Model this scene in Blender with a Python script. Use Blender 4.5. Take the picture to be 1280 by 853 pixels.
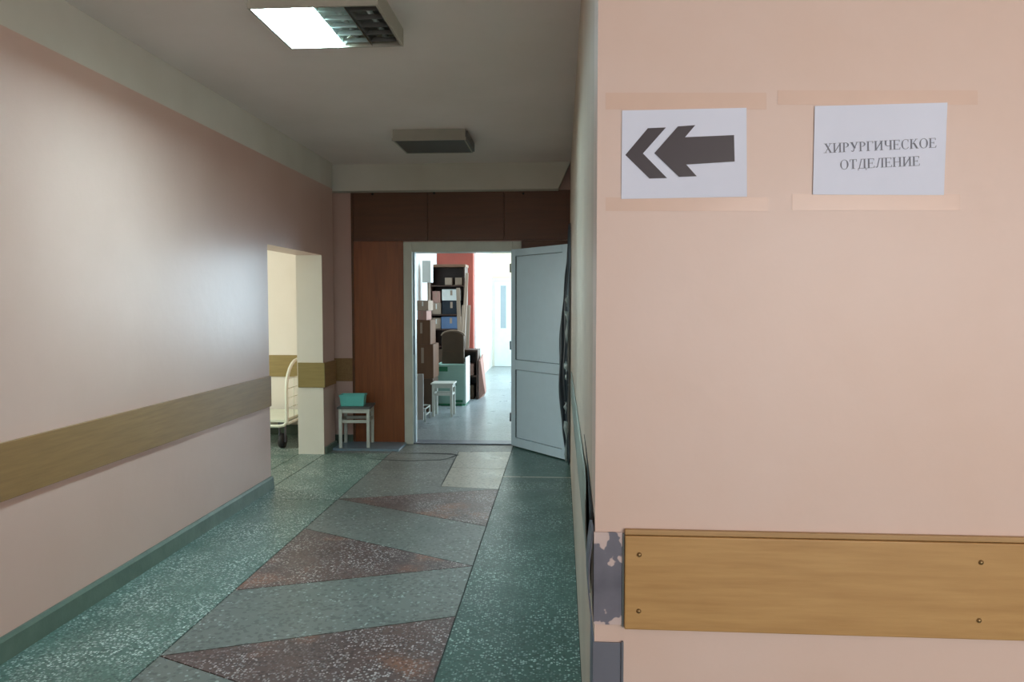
import bpy, bmesh, math, random
from mathutils import Vector, Matrix
random.seed(7)
for o in list(bpy.data.objects): bpy.data.objects.remove(o)
SC = bpy.context.scene
C = SC.collection
R = math.radians

# ------------------------------------------------------------------ camera
CAM_H, F_PX, YAW, PITCH = 1.5, 924.0, R(3.84), R(-2.97)
cd = bpy.data.cameras.new('camera'); cam = bpy.data.objects.new('camera', cd); C.objects.link(cam)
cam.location = (0, 0, CAM_H); cam.rotation_euler = (R(90) + PITCH, 0, YAW)
cd.sensor_width = 36; cd.lens = F_PX / 1280 * 36; cd.clip_start = 0.02
SC.camera = cam

# ------------------------------------------------------------------ world, light, exposure
w = bpy.data.worlds.new('world'); SC.world = w; w.use_nodes = True
w.node_tree.nodes['Background'].inputs[0].default_value = (0.75, 0.86, 1.0, 1)
w.node_tree.nodes['Background'].inputs[1].default_value = 0.6
SC.view_settings.view_transform = 'Standard'; SC.view_settings.look = 'None'
SC.view_settings.exposure = 0.0; SC.view_settings.gamma = 1; SC.view_settings.use_curve_mapping = False

def area(name, loc, rot, sx, sy, power, col, spread=180):
    l = bpy.data.lights.new(name, 'AREA'); l.shape = 'RECTANGLE'; l.size = sx; l.size_y = sy
    l.energy = power; l.color = col; l.spread = R(spread)
    o = bpy.data.objects.new(name, l); C.objects.link(o); o.location = loc; o.rotation_euler = rot
    return o
# daylight through the two windows in the hall's rear wall (behind the camera)
area('hall_daylight', (2.6, -3.55, 1.7), (R(90), 0, 0), 2.3, 1.6, 132, (1.0, 0.985, 0.97))
area('hall_daylight', (-0.4, -3.55, 1.7), (R(90), 0, 0), 1.8, 1.6, 18, (0.95, 0.98, 1.0))
# daylight through the side room's window
area('side_room_daylight', (-5.2, 6.4, 1.6), (R(90), 0, R(-90)), 1.6, 1.5, 78, (0.95, 1.0, 0.92))
# daylight through the far corridor's windows
area('corridor_daylight', (0.68, 14.5, 1.6), (R(90), 0, R(90)), 2.4, 1.7, 230, (0.72, 0.9, 1.0))
area('corridor_daylight', (0.68, 11.4, 1.6), (R(90), 0, R(90)), 1.6, 1.5, 125, (0.66, 0.86, 1.0))

# ------------------------------------------------------------------ helpers
def lin(c):
    return tuple(((v/255)/12.92 if v/255 <= 0.04045 else ((v/255+0.055)/1.055)**2.4) for v in c) + (1,)

def newmat(name):
    m = bpy.data.materials.new(name); m.use_nodes = True
    nt = m.node_tree; b = nt.nodes['Principled BSDF']
    return m, nt, b
def coords(nt, kind='Object'):
    return nt.nodes.new('ShaderNodeTexCoord').outputs[kind]
def noise(nt, vec, scale, detail=4, rough=0.55, stretch=None):
    if stretch:
        mp = nt.nodes.new('ShaderNodeMapping'); mp.inputs['Scale'].default_value = stretch
        nt.links.new(vec, mp.inputs[0]); vec = mp.outputs[0]
    n = nt.nodes.new('ShaderNodeTexNoise'); n.inputs['Scale'].default_value = scale
    n.inputs['Detail'].default_value = detail; n.inputs['Roughness'].default_value = rough
    nt.links.new(vec, n.inputs['Vector']); return n.outputs['Fac']
def ramp(nt, fac, stops):
    r = nt.nodes.new('ShaderNodeValToRGB')
    el = r.color_ramp.elements
    el[0].position, el[0].color = stops[0]; el[1].position, el[1].color = stops[-1]
    for p, c in stops[1:-1]:
        e = el.new(p); e.color = c
    nt.links.new(fac, r.inputs[0]); return r.outputs[0]
def mix(nt, fac, a, b, mode='MIX'):
    m = nt.nodes.new('ShaderNodeMix'); m.data_type = 'RGBA'; m.blend_type = mode
    for s, v in ((0, fac), (6, a), (7, b)):
        if isinstance(v, (int, float, tuple)): m.inputs[s].default_value = v
        else: nt.links.new(v, m.inputs[s])
    return m.outputs[2]
def bump(nt, b, h, strength=0.15, dist=0.005):
    bp = nt.nodes.new('ShaderNodeBump'); bp.inputs['Strength'].default_value = strength
    bp.inputs['Distance'].default_value = dist
    nt.links.new(h, bp.inputs['Height']); nt.links.new(bp.outputs[0], b.inputs['Normal'])

def paint(name, rgb, rgb2=None, rough=0.45, scale=2.0, bmp=0.12, spec=0.5):
    m, nt, b = newmat(name); v = coords(nt)
    c1 = lin(rgb); c2 = lin(rgb2) if rgb2 else tuple(x*0.88 for x in c1[:3]) + (1,)
    n = noise(nt, v, scale, 5)
    nt.links.new(ramp(nt, n, [(0.32, c1), (0.72, c2)]), b.inputs['Base Color'])
    b.inputs['Roughness'].default_value = rough
    b.inputs['Specular IOR Level'].default_value = spec
    bump(nt, b, noise(nt, v, 14, 3), bmp, 0.01)
    return m
def wood(name, a, bb, axis=0, scale=6, rough=0.45, dist=0.004):
    m, nt, b = newmat(name); v = coords(nt)
    st = [9, 9, 9]; st[axis] = 0.7
    n = noise(nt, v, scale, 7, 0.6, tuple(st))
    n2 = noise(nt, v, 1.3, 2)
    c = ramp(nt, n, [(0.35, lin(a)), (0.68, lin(bb))])
    c = mix(nt, n2, c, lin(tuple((p+q)//2 for p, q in zip(a, bb))))
    nt.links.new(c, b.inputs['Base Color']); b.inputs['Roughness'].default_value = rough
    bump(nt, b, n, 0.1, dist)
    return m
def terrazzo(name, base, base2, chip, amount=0.5, scale=75, rough=0.26, patch=None):
    m, nt, b = newmat(name); v = coords(nt)
    big = noise(nt, v, 1.7, 4)
    col = ramp(nt, big, [(0.35, lin(base)), (0.68, lin(base2))])
    if patch:
        col = mix(nt, ramp(nt, noise(nt, v, 1.9, 3), [(0.55, (0,)*3+(1,)), (0.68, (0.8,)*3+(1,))]), col, lin(patch))
    vo = nt.nodes.new('ShaderNodeTexVoronoi'); vo.inputs['Scale'].default_value = scale
    nt.links.new(v, vo.inputs['Vector'])
    sep = nt.nodes.new('ShaderNodeSeparateColor'); nt.links.new(vo.outputs['Color'], sep.inputs[0])
    # chips: cells picked at random, small near their centres
    th = nt.nodes.new('ShaderNodeMath'); th.operation = 'GREATER_THAN'; th.inputs[1].default_value = 1 - amount
    nt.links.new(sep.outputs[0], th.inputs[0])
    dd = nt.nodes.new('ShaderNodeMath'); dd.operation = 'LESS_THAN'; dd.inputs[1].default_value = 0.5
    nt.links.new(vo.outputs['Distance'], dd.inputs[0])
    mm = nt.nodes.new('ShaderNodeMath'); mm.operation = 'MULTIPLY'
    nt.links.new(th.outputs[0], mm.inputs[0]); nt.links.new(dd.outputs[0], mm.inputs[1])
    wear = ramp(nt, noise(nt, v, 3.1, 4), [(0.36, (0.2,)*3+(1,)), (0.6, (1.0,)*3+(1,))])
    m2 = nt.nodes.new('ShaderNodeMath'); m2.operation = 'MULTIPLY'
    nt.links.new(mm.outputs[0], m2.inputs[0]); nt.links.new(wear, m2.inputs[1])
    chipc = ramp(nt, sep.outputs[1], [(0.0, lin(tuple(int(c*0.72) for c in chip))), (1.0, lin(chip))])
    c = mix(nt, m2.outputs[0], col, chipc)
    # dark chips
    th2 = nt.nodes.new('ShaderNodeMath'); th2.operation = 'GREATER_THAN'; th2.inputs[1].default_value = 0.78
    nt.links.new(sep.outputs[2], th2.inputs[0])
    m3 = nt.nodes.new('ShaderNodeMath'); m3.operation = 'MULTIPLY'; m3.inputs[1].default_value = 0.45
    nt.links.new(th2.outputs[0], m3.inputs[0])
    c = mix(nt, m3.outputs[0], c, lin(tuple(int(x*0.55) for x in base)))
    nt.links.new(c, b.inputs['Base Color'])
    rr = nt.nodes.new('ShaderNodeMapRange'); rr.inputs['To Min'].default_value = rough; rr.inputs['To Max'].default_value = rough+0.22
    nt.links.new(noise(nt, v, 4, 4), rr.inputs['Value']); nt.links.new(rr.outputs[0], b.inputs['Roughness'])
    bump(nt, b, noise(nt, v, 3, 2), 0.06, 0.006)
    return m
def plain(name, rgb, rough=0.5, metal=0.0, var=0.1, scale=8, emit=None, strength=0, trans=0):
    m, nt, b = newmat(name); v = coords(nt); c = lin(rgb)
    n = noise(nt, v, scale, 4)
    nt.links.new(ramp(nt, n, [(0.3, c), (0.75, tuple(x*(1-var) for x in c[:3])+(1,))]), b.inputs['Base Color'])
    b.inputs['Roughness'].default_value = rough; b.inputs['Metallic'].default_value = metal
    if emit:
        b.inputs['Emission Color'].default_value = emit + (1,); b.inputs['Emission Strength'].default_value = strength
    return m

class MB:
    def __init__(s): s.v = []; s.f = []; s.m = []; s.sm = []
    def add(s, vs, fs, mi=0, smooth=False):
        k = len(s.v); s.v += [tuple(p) for p in vs]
        for f in fs: s.f.append([i+k for i in f]); s.m.append(mi); s.sm.append(smooth)
        return s
    def box(s, x0, x1, y0, y1, z0, z1, mi=0):
        return s.add([(x0,y0,z0),(x1,y0,z0),(x1,y1,z0),(x0,y1,z0),(x0,y0,z1),(x1,y0,z1),(x1,y1,z1),(x0,y1,z1)],
                     [(3,2,1,0),(4,5,6,7),(0,1,5,4),(1,2,6,5),(2,3,7,6),(3,0,4,7)], mi)
    def prism(s, poly, d0, d1, axis=2, mi=0):
        # poly in the two other axes, extruded along axis
        def pt(p, d):
            if axis == 2: return (p[0], p[1], d)
            if axis == 1: return (p[0], d, p[1])
            return (d, p[0], p[1])
        n = len(poly)
        return s.add([pt(p, d0) for p in poly] + [pt(p, d1) for p in poly],
                     [list(range(n))[::-1], [n+i for i in range(n)]] + [(i, (i+1) % n, n+(i+1) % n, n+i) for i in range(n)], mi)
    def tube(s, path, r, seg=10, mi=0, closed=False):
        pts = [Vector(p) for p in path]; n = len(pts); vs = []; prev = None
        for i, p in enumerate(pts):
            a = pts[(i-1) % n] if (closed or i > 0) else p
            b = pts[(i+1) % n] if (closed or i < n-1) else p
            t = (b-a).normalized()
            u = (prev - t*prev.dot(t)) if prev is not None else t.orthogonal()
            if u.length < 1e-6: u = t.orthogonal()
            u.normalize(); prev = u; q = t.cross(u)
            rr = r[i] if isinstance(r, (list, tuple)) else r
            for k in range(seg):
                a_ = 2*math.pi*k/seg; vs.append(p + (u*math.cos(a_)+q*math.sin(a_))*rr)
        fs = []
        for i in range(n if closed else n-1):
            j = (i+1) % n
            for k in range(seg):
                fs.append((i*seg+k, i*seg+(k+1) % seg, j*seg+(k+1) % seg, j*seg+k))
        if not closed: fs += [list(range(seg))[::-1], [(n-1)*seg+k for k in range(seg)]]
        return s.add(vs, fs, mi, True)
    def cyl(s, a, b, r, seg=16, mi=0): return s.tube([a, b], r, seg, mi)
    def grid(s, fn, nu, nv, mi=0, thick=None):
        vs = [fn(i/nu, j/nv) for i in range(nu+1) for j in range(nv+1)]
        fs = [(i*(nv+1)+j, (i+1)*(nv+1)+j, (i+1)*(nv+1)+j+1, i*(nv+1)+j+1) for i in range(nu) for j in range(nv)]
        return s.add(vs, fs, mi, True)
    def build(s, name, mats, parent=None, bevel=0, solid=0):
        me = bpy.data.meshes.new(name); me.from_pydata(s.v, [], s.f)
        if not isinstance(mats, (list, tuple)): mats = [mats]
        for m in mats: me.materials.append(m)
        for p, mi, sm in zip(me.polygons, s.m, s.sm): p.material_index = mi; p.use_smooth = sm
        bm = bmesh.new(); bm.from_mesh(me); bmesh.ops.recalc_face_normals(bm, faces=bm.faces); bm.to_mesh(me); bm.free()
        o = bpy.data.objects.new(name, me); C.objects.link(o)
        if parent: o.parent = parent
        if solid:
            md = o.modifiers.new('thick', 'SOLIDIFY'); md.thickness = solid; md.offset = 0
        if bevel:
            md = o.modifiers.new('bevel', 'BEVEL'); md.width = bevel; md.segments = 2; md.limit_method = 'ANGLE'; md.angle_limit = R(40)
        return o
def bx(*a): return MB().box(*a)
def tag(o, label, cat, group=None):
    o['label'] = label; o['category'] = cat
    if group: o['group'] = group
    return o
def thing(name, label, cat, loc=(0,0,0), rz=0, group=None):
    o = bpy.data.objects.new(name, None); C.objects.link(o); o.location = loc; o.rotation_euler = (0, 0, rz)
    o.empty_display_size = 0.1
    return tag(o, label, cat, group)
def struct(o): o['kind'] = 'structure'; return o
def arc(cx, cy, r, a0, a1, n=8): return [(cx+r*math.cos(R(a0+(a1-a0)*i/n)), cy+r*math.sin(R(a0+(a1-a0)*i/n))) for i in range(n+1)]

# ------------------------------------------------------------------ materials
PINK, PINK2 = (219, 197, 186), (215, 189, 174)
M = {}
M['pink'] = paint('salmon_wall_paint', PINK, PINK2, 0.42, 1.6, 0.10)
M['pinkside'] = paint('salmon_paint_greyed', (205, 186, 168), (190, 172, 155), 0.5, 2.4, 0.35)  # same salmon paint, greyed to carry its grazing reflections
M['pinkleft'] = paint('salmon_oil_paint', (212, 176, 162), (204, 167, 152), 0.33, 1.2, 0.12)
M['white'] = paint('whitewash', (214, 208, 196), (202, 196, 182), 0.85, 1.3, 0.1)
M['ceil'] = paint('ceiling_whitewash', (236, 223, 217), (226, 214, 206), 0.9, 1.1, 0.1)
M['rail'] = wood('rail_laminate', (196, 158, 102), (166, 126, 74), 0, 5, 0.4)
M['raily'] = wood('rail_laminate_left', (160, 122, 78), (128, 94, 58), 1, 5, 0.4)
M['base'] = paint('grey_green_baseboard', (96, 112, 98), (78, 94, 82), 0.4, 6, 0.3)
M['panel'] = wood('red_brown_board', (152, 86, 46), (118, 64, 34), 2, 3.2, 0.35)
M['panel_dark'] = wood('dark_brown_board', (108, 66, 38), (88, 54, 32), 0, 3, 0.45)
M['white_plastic'] = plain('white_plastic', (184, 202, 211), 0.32, 0, 0.05)
M['frame'] = plain('door_frame_paint', (202, 202, 188), 0.4, 0, 0.12)
M['enamel'] = plain('lamp_enamel', (172, 166, 152), 0.45, 0, 0.08)
M['mirror'] = plain('louvre_aluminium', (190, 205, 205), 0.16, 1.0, 0.1)
M['dead_tube'] = plain('unlit_tube_glass', (190, 200, 200), 0.25, 0, 0.05)
M['glow'] = plain('lit_diffuser', (255, 255, 255), 0.5, 0, 0.0, emit=(0.60, 0.94, 1.06), strength=150.0)
M['satin'] = plain('louvre_satin', (200, 214, 212), 0.38, 0.6, 0.1)
M['fill_glow'] = plain('added_glow_strip', (255, 255, 255), 0.5, 0, 0.0, emit=(0.6, 0.95, 1.0), strength=90.0)
M['smoke'] = plain('unlit_diffuser', (88, 88, 84), 0.4, 0, 0.15)
M['paper'] = plain('paper', (222, 229, 246), 0.7, 0, 0.05, 5)
M['ink'] = plain('black_toner', (56, 46, 52), 0.45, 0, 0.12)
M['inkgrey'] = plain('grey_toner', (118, 122, 134), 0.6, 0, 0.1)
M['tape'] = plain('old_sticky_tape', (218, 189, 172), 0.3, 0, 0.06)
M['steel'] = plain('grey_steel', (120, 124, 134), 0.4, 0.55, 0.2)
M['slate'] = plain('slate_grey_plate', (108, 112, 124), 0.5, 0.0, 0.1)
M['screw'] = plain('screw_metal', (150, 125, 85), 0.35, 0.7, 0.2)
M['black'] = plain('dark_gap', (24, 24, 24), 0.8)
M['tarp'] = plain('dark_polythene', (24, 38, 46), 0.4, 0, 0.3, 5)
M['clear_film'] = plain('torn_pale_film', (132, 144, 142), 0.3, 0, 0.2)
M['stool'] = plain('white_stool_paint', (206, 210, 200), 0.45, 0, 0.12)
M['stooldark'] = plain('stool_seat_laminate', (92, 96, 96), 0.4, 0, 0.2)
M['teal'] = plain('teal_plastic', (112, 208, 198), 0.35, 0, 0.06)
M['cart'] = plain('cart_white_enamel', (214, 220, 200), 0.35, 0, 0.08)
M['rubber'] = plain('black_rubber', (30, 30, 30), 0.7)
M['grout'] = plain('floor_joint', (58, 62, 56), 0.7)
M['t_green'] = terrazzo('terrazzo_green', (80, 106, 96), (96, 120, 109), (214, 226, 218), 0.6, 86, 0.24)
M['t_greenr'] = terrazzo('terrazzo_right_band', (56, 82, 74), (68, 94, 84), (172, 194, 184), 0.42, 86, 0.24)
M['t_greend'] = terrazzo('terrazzo_dark_green', (62, 92, 84), (72, 104, 94), (140, 164, 152), 0.22, 62)
M['t_grey'] = terrazzo('terrazzo_grey', (118, 118, 112), (104, 108, 102), (174, 182, 176), 0.2, 62)
M['t_red'] = terrazzo('terrazzo_red_brown', (90, 72, 70), (102, 76, 70), (204, 194, 190), 0.46, 86, 0.26, (150, 96, 70))
M['t_beige_glare'] = terrazzo('terrazzo_beige_glare', (178, 172, 158), (164, 160, 146), (196, 194, 184), 0.1, 70, 0.2)  # beige slabs, toned brighter for the door's reflection on the floor
M['t_far'] = terrazzo('terrazzo_far_corridor', (148, 156, 158), (134, 143, 145), (140, 150, 148), 0.12, 60, 0.2)
M['sidewall'] = paint('side_room_paint', (216, 211, 197), (208, 203, 187), 0.55, 1.5)
M['olive'] = wood('olive_rail', (148, 130, 78), (124, 108, 60), 0, 5)
M['orange'] = paint('orange_pier_paint', (138, 58, 42), (122, 50, 36), 0.6)
M['cream'] = paint('corridor_cream_paint', (238, 224, 192), (230, 214, 182), 0.5)
M['palewall'] = paint('corridor_white_paint', (232, 236, 232), (222, 228, 224), 0.4)
M['tornpaint'] = None
def torn():
    m, nt, b = newmat('plate_with_torn_paint'); v = coords(nt)
    n = noise(nt, v, 16, 3, 0.5)
    sp = nt.nodes.new('ShaderNodeSeparateXYZ'); nt.links.new(v, sp.inputs[0])
    a1 = nt.nodes.new('ShaderNodeMath'); a1.operation = 'SUBTRACT'; a1.inputs[1].default_value = 0.11; nt.links.new(sp.outputs[2], a1.inputs[0])
    a2 = nt.nodes.new('ShaderNodeMath'); a2.operation = 'ABSOLUTE'; nt.links.new(a1.outputs[0], a2.inputs[0])
    a3 = nt.nodes.new('ShaderNodeMath'); a3.operation = 'MULTIPLY_ADD'; a3.inputs[1].default_value = 2.6; a3.inputs[2].default_value = -0.2; nt.links.new(a2.outputs[0], a3.inputs[0])
    a4 = nt.nodes.new('ShaderNodeMath'); a4.operation = 'ADD'; nt.links.new(a3.outputs[0], a4.inputs[0]); nt.links.new(n, a4.inputs[1]); n = a4.outputs[0]
    c = ramp(nt, n, [(0.0, lin((84, 86, 98))), (0.56, lin((112, 112, 124))), (0.58, lin((200, 182, 178))), (1.0, lin((214, 200, 196)))])
    nt.links.new(c, b.inputs['Base Color']); b.inputs['Roughness'].default_value = 0.5
    bump(nt, b, n, 0.4, 0.002); return m
M['tornpaint'] = torn()

# ------------------------------------------------------------------ floor
LX, RX = -2.34, 0.085            # corridor's left and right wall faces
CEIL = 2.92
floor = struct(bx(-5.3, 4.2, -3.8, 17.6, -0.15, -0.004).build('floor', M['grout']))
def slab(poly, mat, z=0.0, g=0.0035, label=None, name='terrazzo_panel'):
    # inset each panel by the joint width
    P = [Vector(p) for p in poly]; n = len(P); out = []
    ar = sum(P[i].x*P[(i+1) % n].y - P[(i+1) % n].x*P[i].y for i in range(n))
    if ar < 0: P.reverse()
    for i in range(n):
        a, b_, c = P[i-1], P[i], P[(i+1) % n]
        d1 = (b_-a).normalized(); d2 = (c-b_).normalized()
        n1 = Vector((-d1.y, d1.x)); n2 = Vector((-d2.y, d2.x))
        m_ = (n1+n2); k = g/max(0.35, (1+n1.dot(n2)))
        out.append(b_ + m_*k)
    o = MB().prism([(p.x, p.y) for p in out], -0.006, z).build(name, mat, floor)
    return o
CL, CR = -1.70, -0.50
slab([(LX, -3.5), (CL, -3.5), (CL, 0.6), (LX, 0.6)], M['t_green'])
slab([(LX, 0.6), (CL, 0.6), (CL, 5.45), (LX, 5.45)], M['t_green'])
slab([(LX, 5.45), (CL, 5.45), (CL, 7.2), (LX, 7.2)], M['t_green'])
slab([(CR, -3.5), (RX, -3.5), (RX, 1.83), (CR, 1.83)], M['t_green'])
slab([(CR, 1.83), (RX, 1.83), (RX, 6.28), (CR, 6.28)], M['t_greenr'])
slab([(CR, 6.31), (RX, 6.31), (RX, 7.71), (CR, 7.71)], M['t_greend'])
slab([(CR, 6.28), (RX, 6.28), (RX, 6.31), (CR, 6.31)], M['t_beige_glare'], g=0.001)
# zigzag panels of the middle strip
for dy in (0, -2.5, -5.0):
    if dy == 0:
        slab([(CL, 2.96), (CR, 2.43), (CR, 3.44)], M['t_red'])
        slab([(CL, 2.96), (CR, 3.44), (CR, 4.12), (CL, 3.68)], M['t_grey'])
        slab([(CL, 3.68), (CR, 4.12), (CL, 4.74)], M['t_red'])
        slab([(CL, 4.74), (CR, 4.12), (CR, 4.87), (CL, 5.48)], M['t_grey'])
        slab([(CL, 5.48), (CR, 4.87), (CR, 5.86)], M['t_red'])
    else:
        slab([(CL, 2.96+dy), (CR, 2.43+dy), (CR, 3.40+dy)], M['t_red'])
        slab([(CL, 2.96+dy), (CR, 3.40+dy), (CR, 4.12+dy), (CL, 3.70+dy)], M['t_grey'])
        if dy > -5:
            slab([(CL, 3.70+dy), (CR, 4.12+dy), (CL, 4.74+dy)], M['t_red'])
            slab([(CL, 4.74+dy), (CR, 4.12+dy), (CR, 4.93+dy), (CL, 5.46+dy)], M['t_grey'])
        else:
            slab([(CL, 3.70+dy), (CR, 4.12+dy), (CL, 4.74+dy)], M['t_red'])
            slab([(CL, 4.74+dy), (CR, 4.12+dy), (CR, 4.93+dy), (CL, 5.46+dy)], M['t_grey'])
slab([(CL, 5.48), (CR, 5.86), (-0.98, 5.92), (-1.02, 6.95), (CL, 6.98)], M['t_grey'])
slab([(-0.98, 5.92), (CR, 5.86), (CR, 6.58), (-1.0, 6.62)], M['t_beige_glare'])
slab([(-1.0, 6.62), (CR, 6.58), (CR, 7.36), (-1.03, 7.32)], M['t_beige_glare'])
slab([(CL, 6.98), (-1.02, 6.95), (-1.03, 7.32), (CR, 7.36), (CR, 7.71), (CL, 7.71)], M['t_grey'])
slab([(-2.64, 7.2), (CL, 7.2), (CL, 7.71), (-2.64, 7.71)], M['t_grey'])
slab([(RX, -3.5), (4.0, -3.5), (4.0, 1.83), (RX, 1.83)], M['t_green'])
slab([(-5.1, 4.6), (LX, 4.6+0), (LX, 4.6), (LX, 8.2), (-5.1, 8.2)] if False else [(-5.1, 4.7), (-2.6, 4.7), (-2.6, 8.2), (-5.1, 8.2)], M['t_green'])
slab([(-2.6, 5.77), (LX, 5.77), (LX, 7.11), (-2.6, 7.11)], M['t_green'])
slab([(-1.60, 7.71), (-0.48, 7.71), (-0.48, 7.92), (-1.60, 7.92)], M['t_far'])
slab([(-2.35, 7.92), (0.6, 7.92), (0.6, 12.6), (-2.35, 12.6)], M['t_far'])
slab([(-2.35, 12.6), (0.6, 12.6), (0.6, 17.35), (-2.35, 17.35)], M['t_far'])
# dark open crack that loops over the patched floor in front of the boarded wall
cp = [(-1.86, 6.95), (-1.72, 6.90), (-1.45, 6.86), (-1.15, 6.92), (-1.08, 7.00), (-1.02, 7.16), (-1.10, 7.20), (-1.35, 7.22), (-1.62, 7.20)]
cw = [0.003, 0.008, 0.014, 0.012, 0.008, 0.02, 0.03, 0.022, 0.004]
m = MB(); n = len(cp); vs = []
for i in range(n):
    a = Vector(cp[max(0, i-1)]); b = Vector(cp[min(n-1, i+1)]); d = (b-a).normalized(); nn = Vector((-d.y, d.x))
    p = Vector(cp[i]); vs += [(*(p+nn*cw[i]), 0.0015), (*(p-nn*cw[i]), 0.0015)]
m.add(vs, [(2*i, 2*i+1, 2*i+3, 2*i+2) for i in range(n-1)])
o = m.build('floor_crack', M['black'], floor); o['label'] = 'dark looping crack in the patched floor'

# ------------------------------------------------------------------ walls and ceiling
struct(bx(-5.3, 4.2, -3.8, 17.6, CEIL, CEIL+0.15).build('ceiling', M['ceil']))
# left wall with the doorless opening; whitewash above the oil paint line
PL = 2.66; OT = 1.965; TH = -2.60
m = MB()
m.box(TH, LX, -3.6, 5.77, -0.004, PL, 0).box(TH, LX, -3.6, 5.77, PL, CEIL, 1)
m.box(TH, LX, 5.77, 7.11, OT, PL, 0).box(TH, LX, 5.77, 7.11, PL, CEIL, 1)
wl = struct(m.build('wall_left', [M['pinkleft'], M['white']]))
# pier beyond the opening; its end face is the pale yellow jamb
m = MB(); m.box(TH, LX, 7.115, 7.47, -0.004, PL, 0).box(TH, LX, 7.115, 7.47, PL, CEIL, 1)
m.box(TH, LX-0.001, 7.11, 7.115, -0.004, OT, 2)
struct(m.build('wall_left_pier', [M['pinkleft'], M['white'], M['sidewall']]))
# recess
struct(bx(-2.64, -2.60, 7.47, 7.72, -0.004, CEIL).build('wall_recess', M['pinkleft']))
# right block
struct(bx(RX, RX+0.2, 2.03, 7.72, -0.004, CEIL).build('wall_right', M['pinkside']))
FY = 1.83
struct(bx(RX, 4.0, FY, 2.03, -0.004, CEIL).build('wall_front', M['pink']))
# corner arris, worn soft
# end wall behind the boarding, with doorway
DX0, DX1, DT = -1.655, -0.42, 2.135
m = MB(); m.box(-2.64, DX0, 7.72, 7.90, -0.004, CEIL).box(DX1, 0.8, 7.72, 7.90, -0.004, CEIL).box(DX0, DX1, 7.72, 7.90, DT, CEIL)
we = struct(m.build('wall_end', M['pinkleft']))
# boarding on the end wall
px0 = -2.19
def board(name, x0, x1, z0, z1, mat, label, y0=7.695):
    return bx(x0, x1, y0, 7.719, z0, z1).build(name, mat, we, bevel=0.002)
board('wood_panel', px0, DX0-0.004, 0.0, 2.145, M['panel'], '')['label'] = 'red-brown varnished board left of the door'
board('wood_panel', px0, -1.40, 2.150, 2.66, M['panel_dark'], '')
board('wood_panel', -1.397, -0.60, 2.150, 2.66, M['panel_dark'], '')
board('wood_panel', -0.597, 0.083, 2.150, 2.66, M['panel_dark'], '')
board('wood_panel', DX1+0.004, 0.083, 0.0, 2.145, M['panel_dark'], '')
bx(px0-0.022, px0-0.001, 7.688, 7.719, 0, 2.66).build('edge_batten', M['panel_dark'], we)
for sx, sz in ((-1.33, 2.645), (-1.98, 2.64), (-0.4, 2.63)):
    MB().cyl((sx, 7.697, sz-0.004), (sx, 7.687, sz-0.004), 0.012, 10).build('bolt', M['black'], we)
# soffit beam across the end
m = MB(); m.prism([(-2.60, 2.65), (-0.04, 2.65), (0.083, CEIL), (-2.60, CEIL)], 7.55, 7.694, 1)
struct(m.build('trim_1', M['white']))['label'] = 'whitewashed ceiling beam over the boarded wall'
# hall shell behind the camera
struct(bx(4.0, 4.2, -3.6, 2.03, -0.004, CEIL).build('wall_hall_right', M['pink']))
m = MB()
def wall_with_windows_y(m, x0, x1, y0, y1, holes, z0=0.9, z1=2.5):
    xs = [x0]
    for a, b in holes: m.box(xs[-1], a, y0, y1, -0.004, CEIL); m.box(a, b, y0, y1, -0.004, z0); m.box(a, b, y0, y1, z1, CEIL); xs.append(b)
    m.box(xs[-1], x1, y0, y1, -0.004, CEIL)
wall_with_windows_y(m, -2.60, 4.2, -3.8, -3.6, [(-1.3, 0.5), (1.45, 3.75)])
struct(m.build('wall_back', M['pink']))
k = 1
def window(name, x0, x1, y, z0, z1):
    m = MB(); t = 0.06
    m.box(x0, x1, y-0.04, y+0.03, z0, z0+t).box(x0, x1, y-0.04, y+0.03, z1-t, z1).box(x0, x0+t, y-0.04, y+0.03, z0+t, z1-t).box(x1-t, x1, y-0.04, y+0.03, z0+t, z1-t)
    xm = (x0+x1)/2; m.box(xm-0.03, xm+0.03, y-0.04, y+0.03, z0+t, z1-t)
    return struct(m.build(name, M['white_plastic']))
window('window_1', -1.3, 0.5, -3.7, 0.9, 2.5); window('window_2', 1.45, 3.75, -3.7, 0.9, 2.5)

# side room seen through the opening
m = MB(); m.box(-5.1, -2.60, 8.2, 8.35, -0.004, CEIL)
struct(m.build('wall_side_room_back', M['sidewall']))
m = MB(); m.box(-5.1, -2.60, 4.55, 4.7, -0.004, CEIL).box(-5.25, -5.1, 4.55, 5.6, -0.004, CEIL).box(-5.25, -5.1, 7.2, 8.35, -0.004, CEIL).box(-5.25, -5.1, 5.6, 7.2, -0.004, 0.85).box(-5.25, -5.1, 5.6, 7.2, 2.35, CEIL)
m.box(-2.60, -2.595, 7.47, 8.2, -0.004, CEIL)
struct(m.build('wall_side_room', M['sidewall']))
struct(bx(-5.1, -2.60, 8.17, 8.2, 0, 0.11).build('baseboard_side_room', M['base']))
r = bx(-5.1, -2.60, 8.182, 8.2, 0.66, 0.905).build('bumper_rail', M['olive'], None, 0.003)
tag(r, 'olive-brown bumper rail on the back wall of the side room', 'rail')

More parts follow.
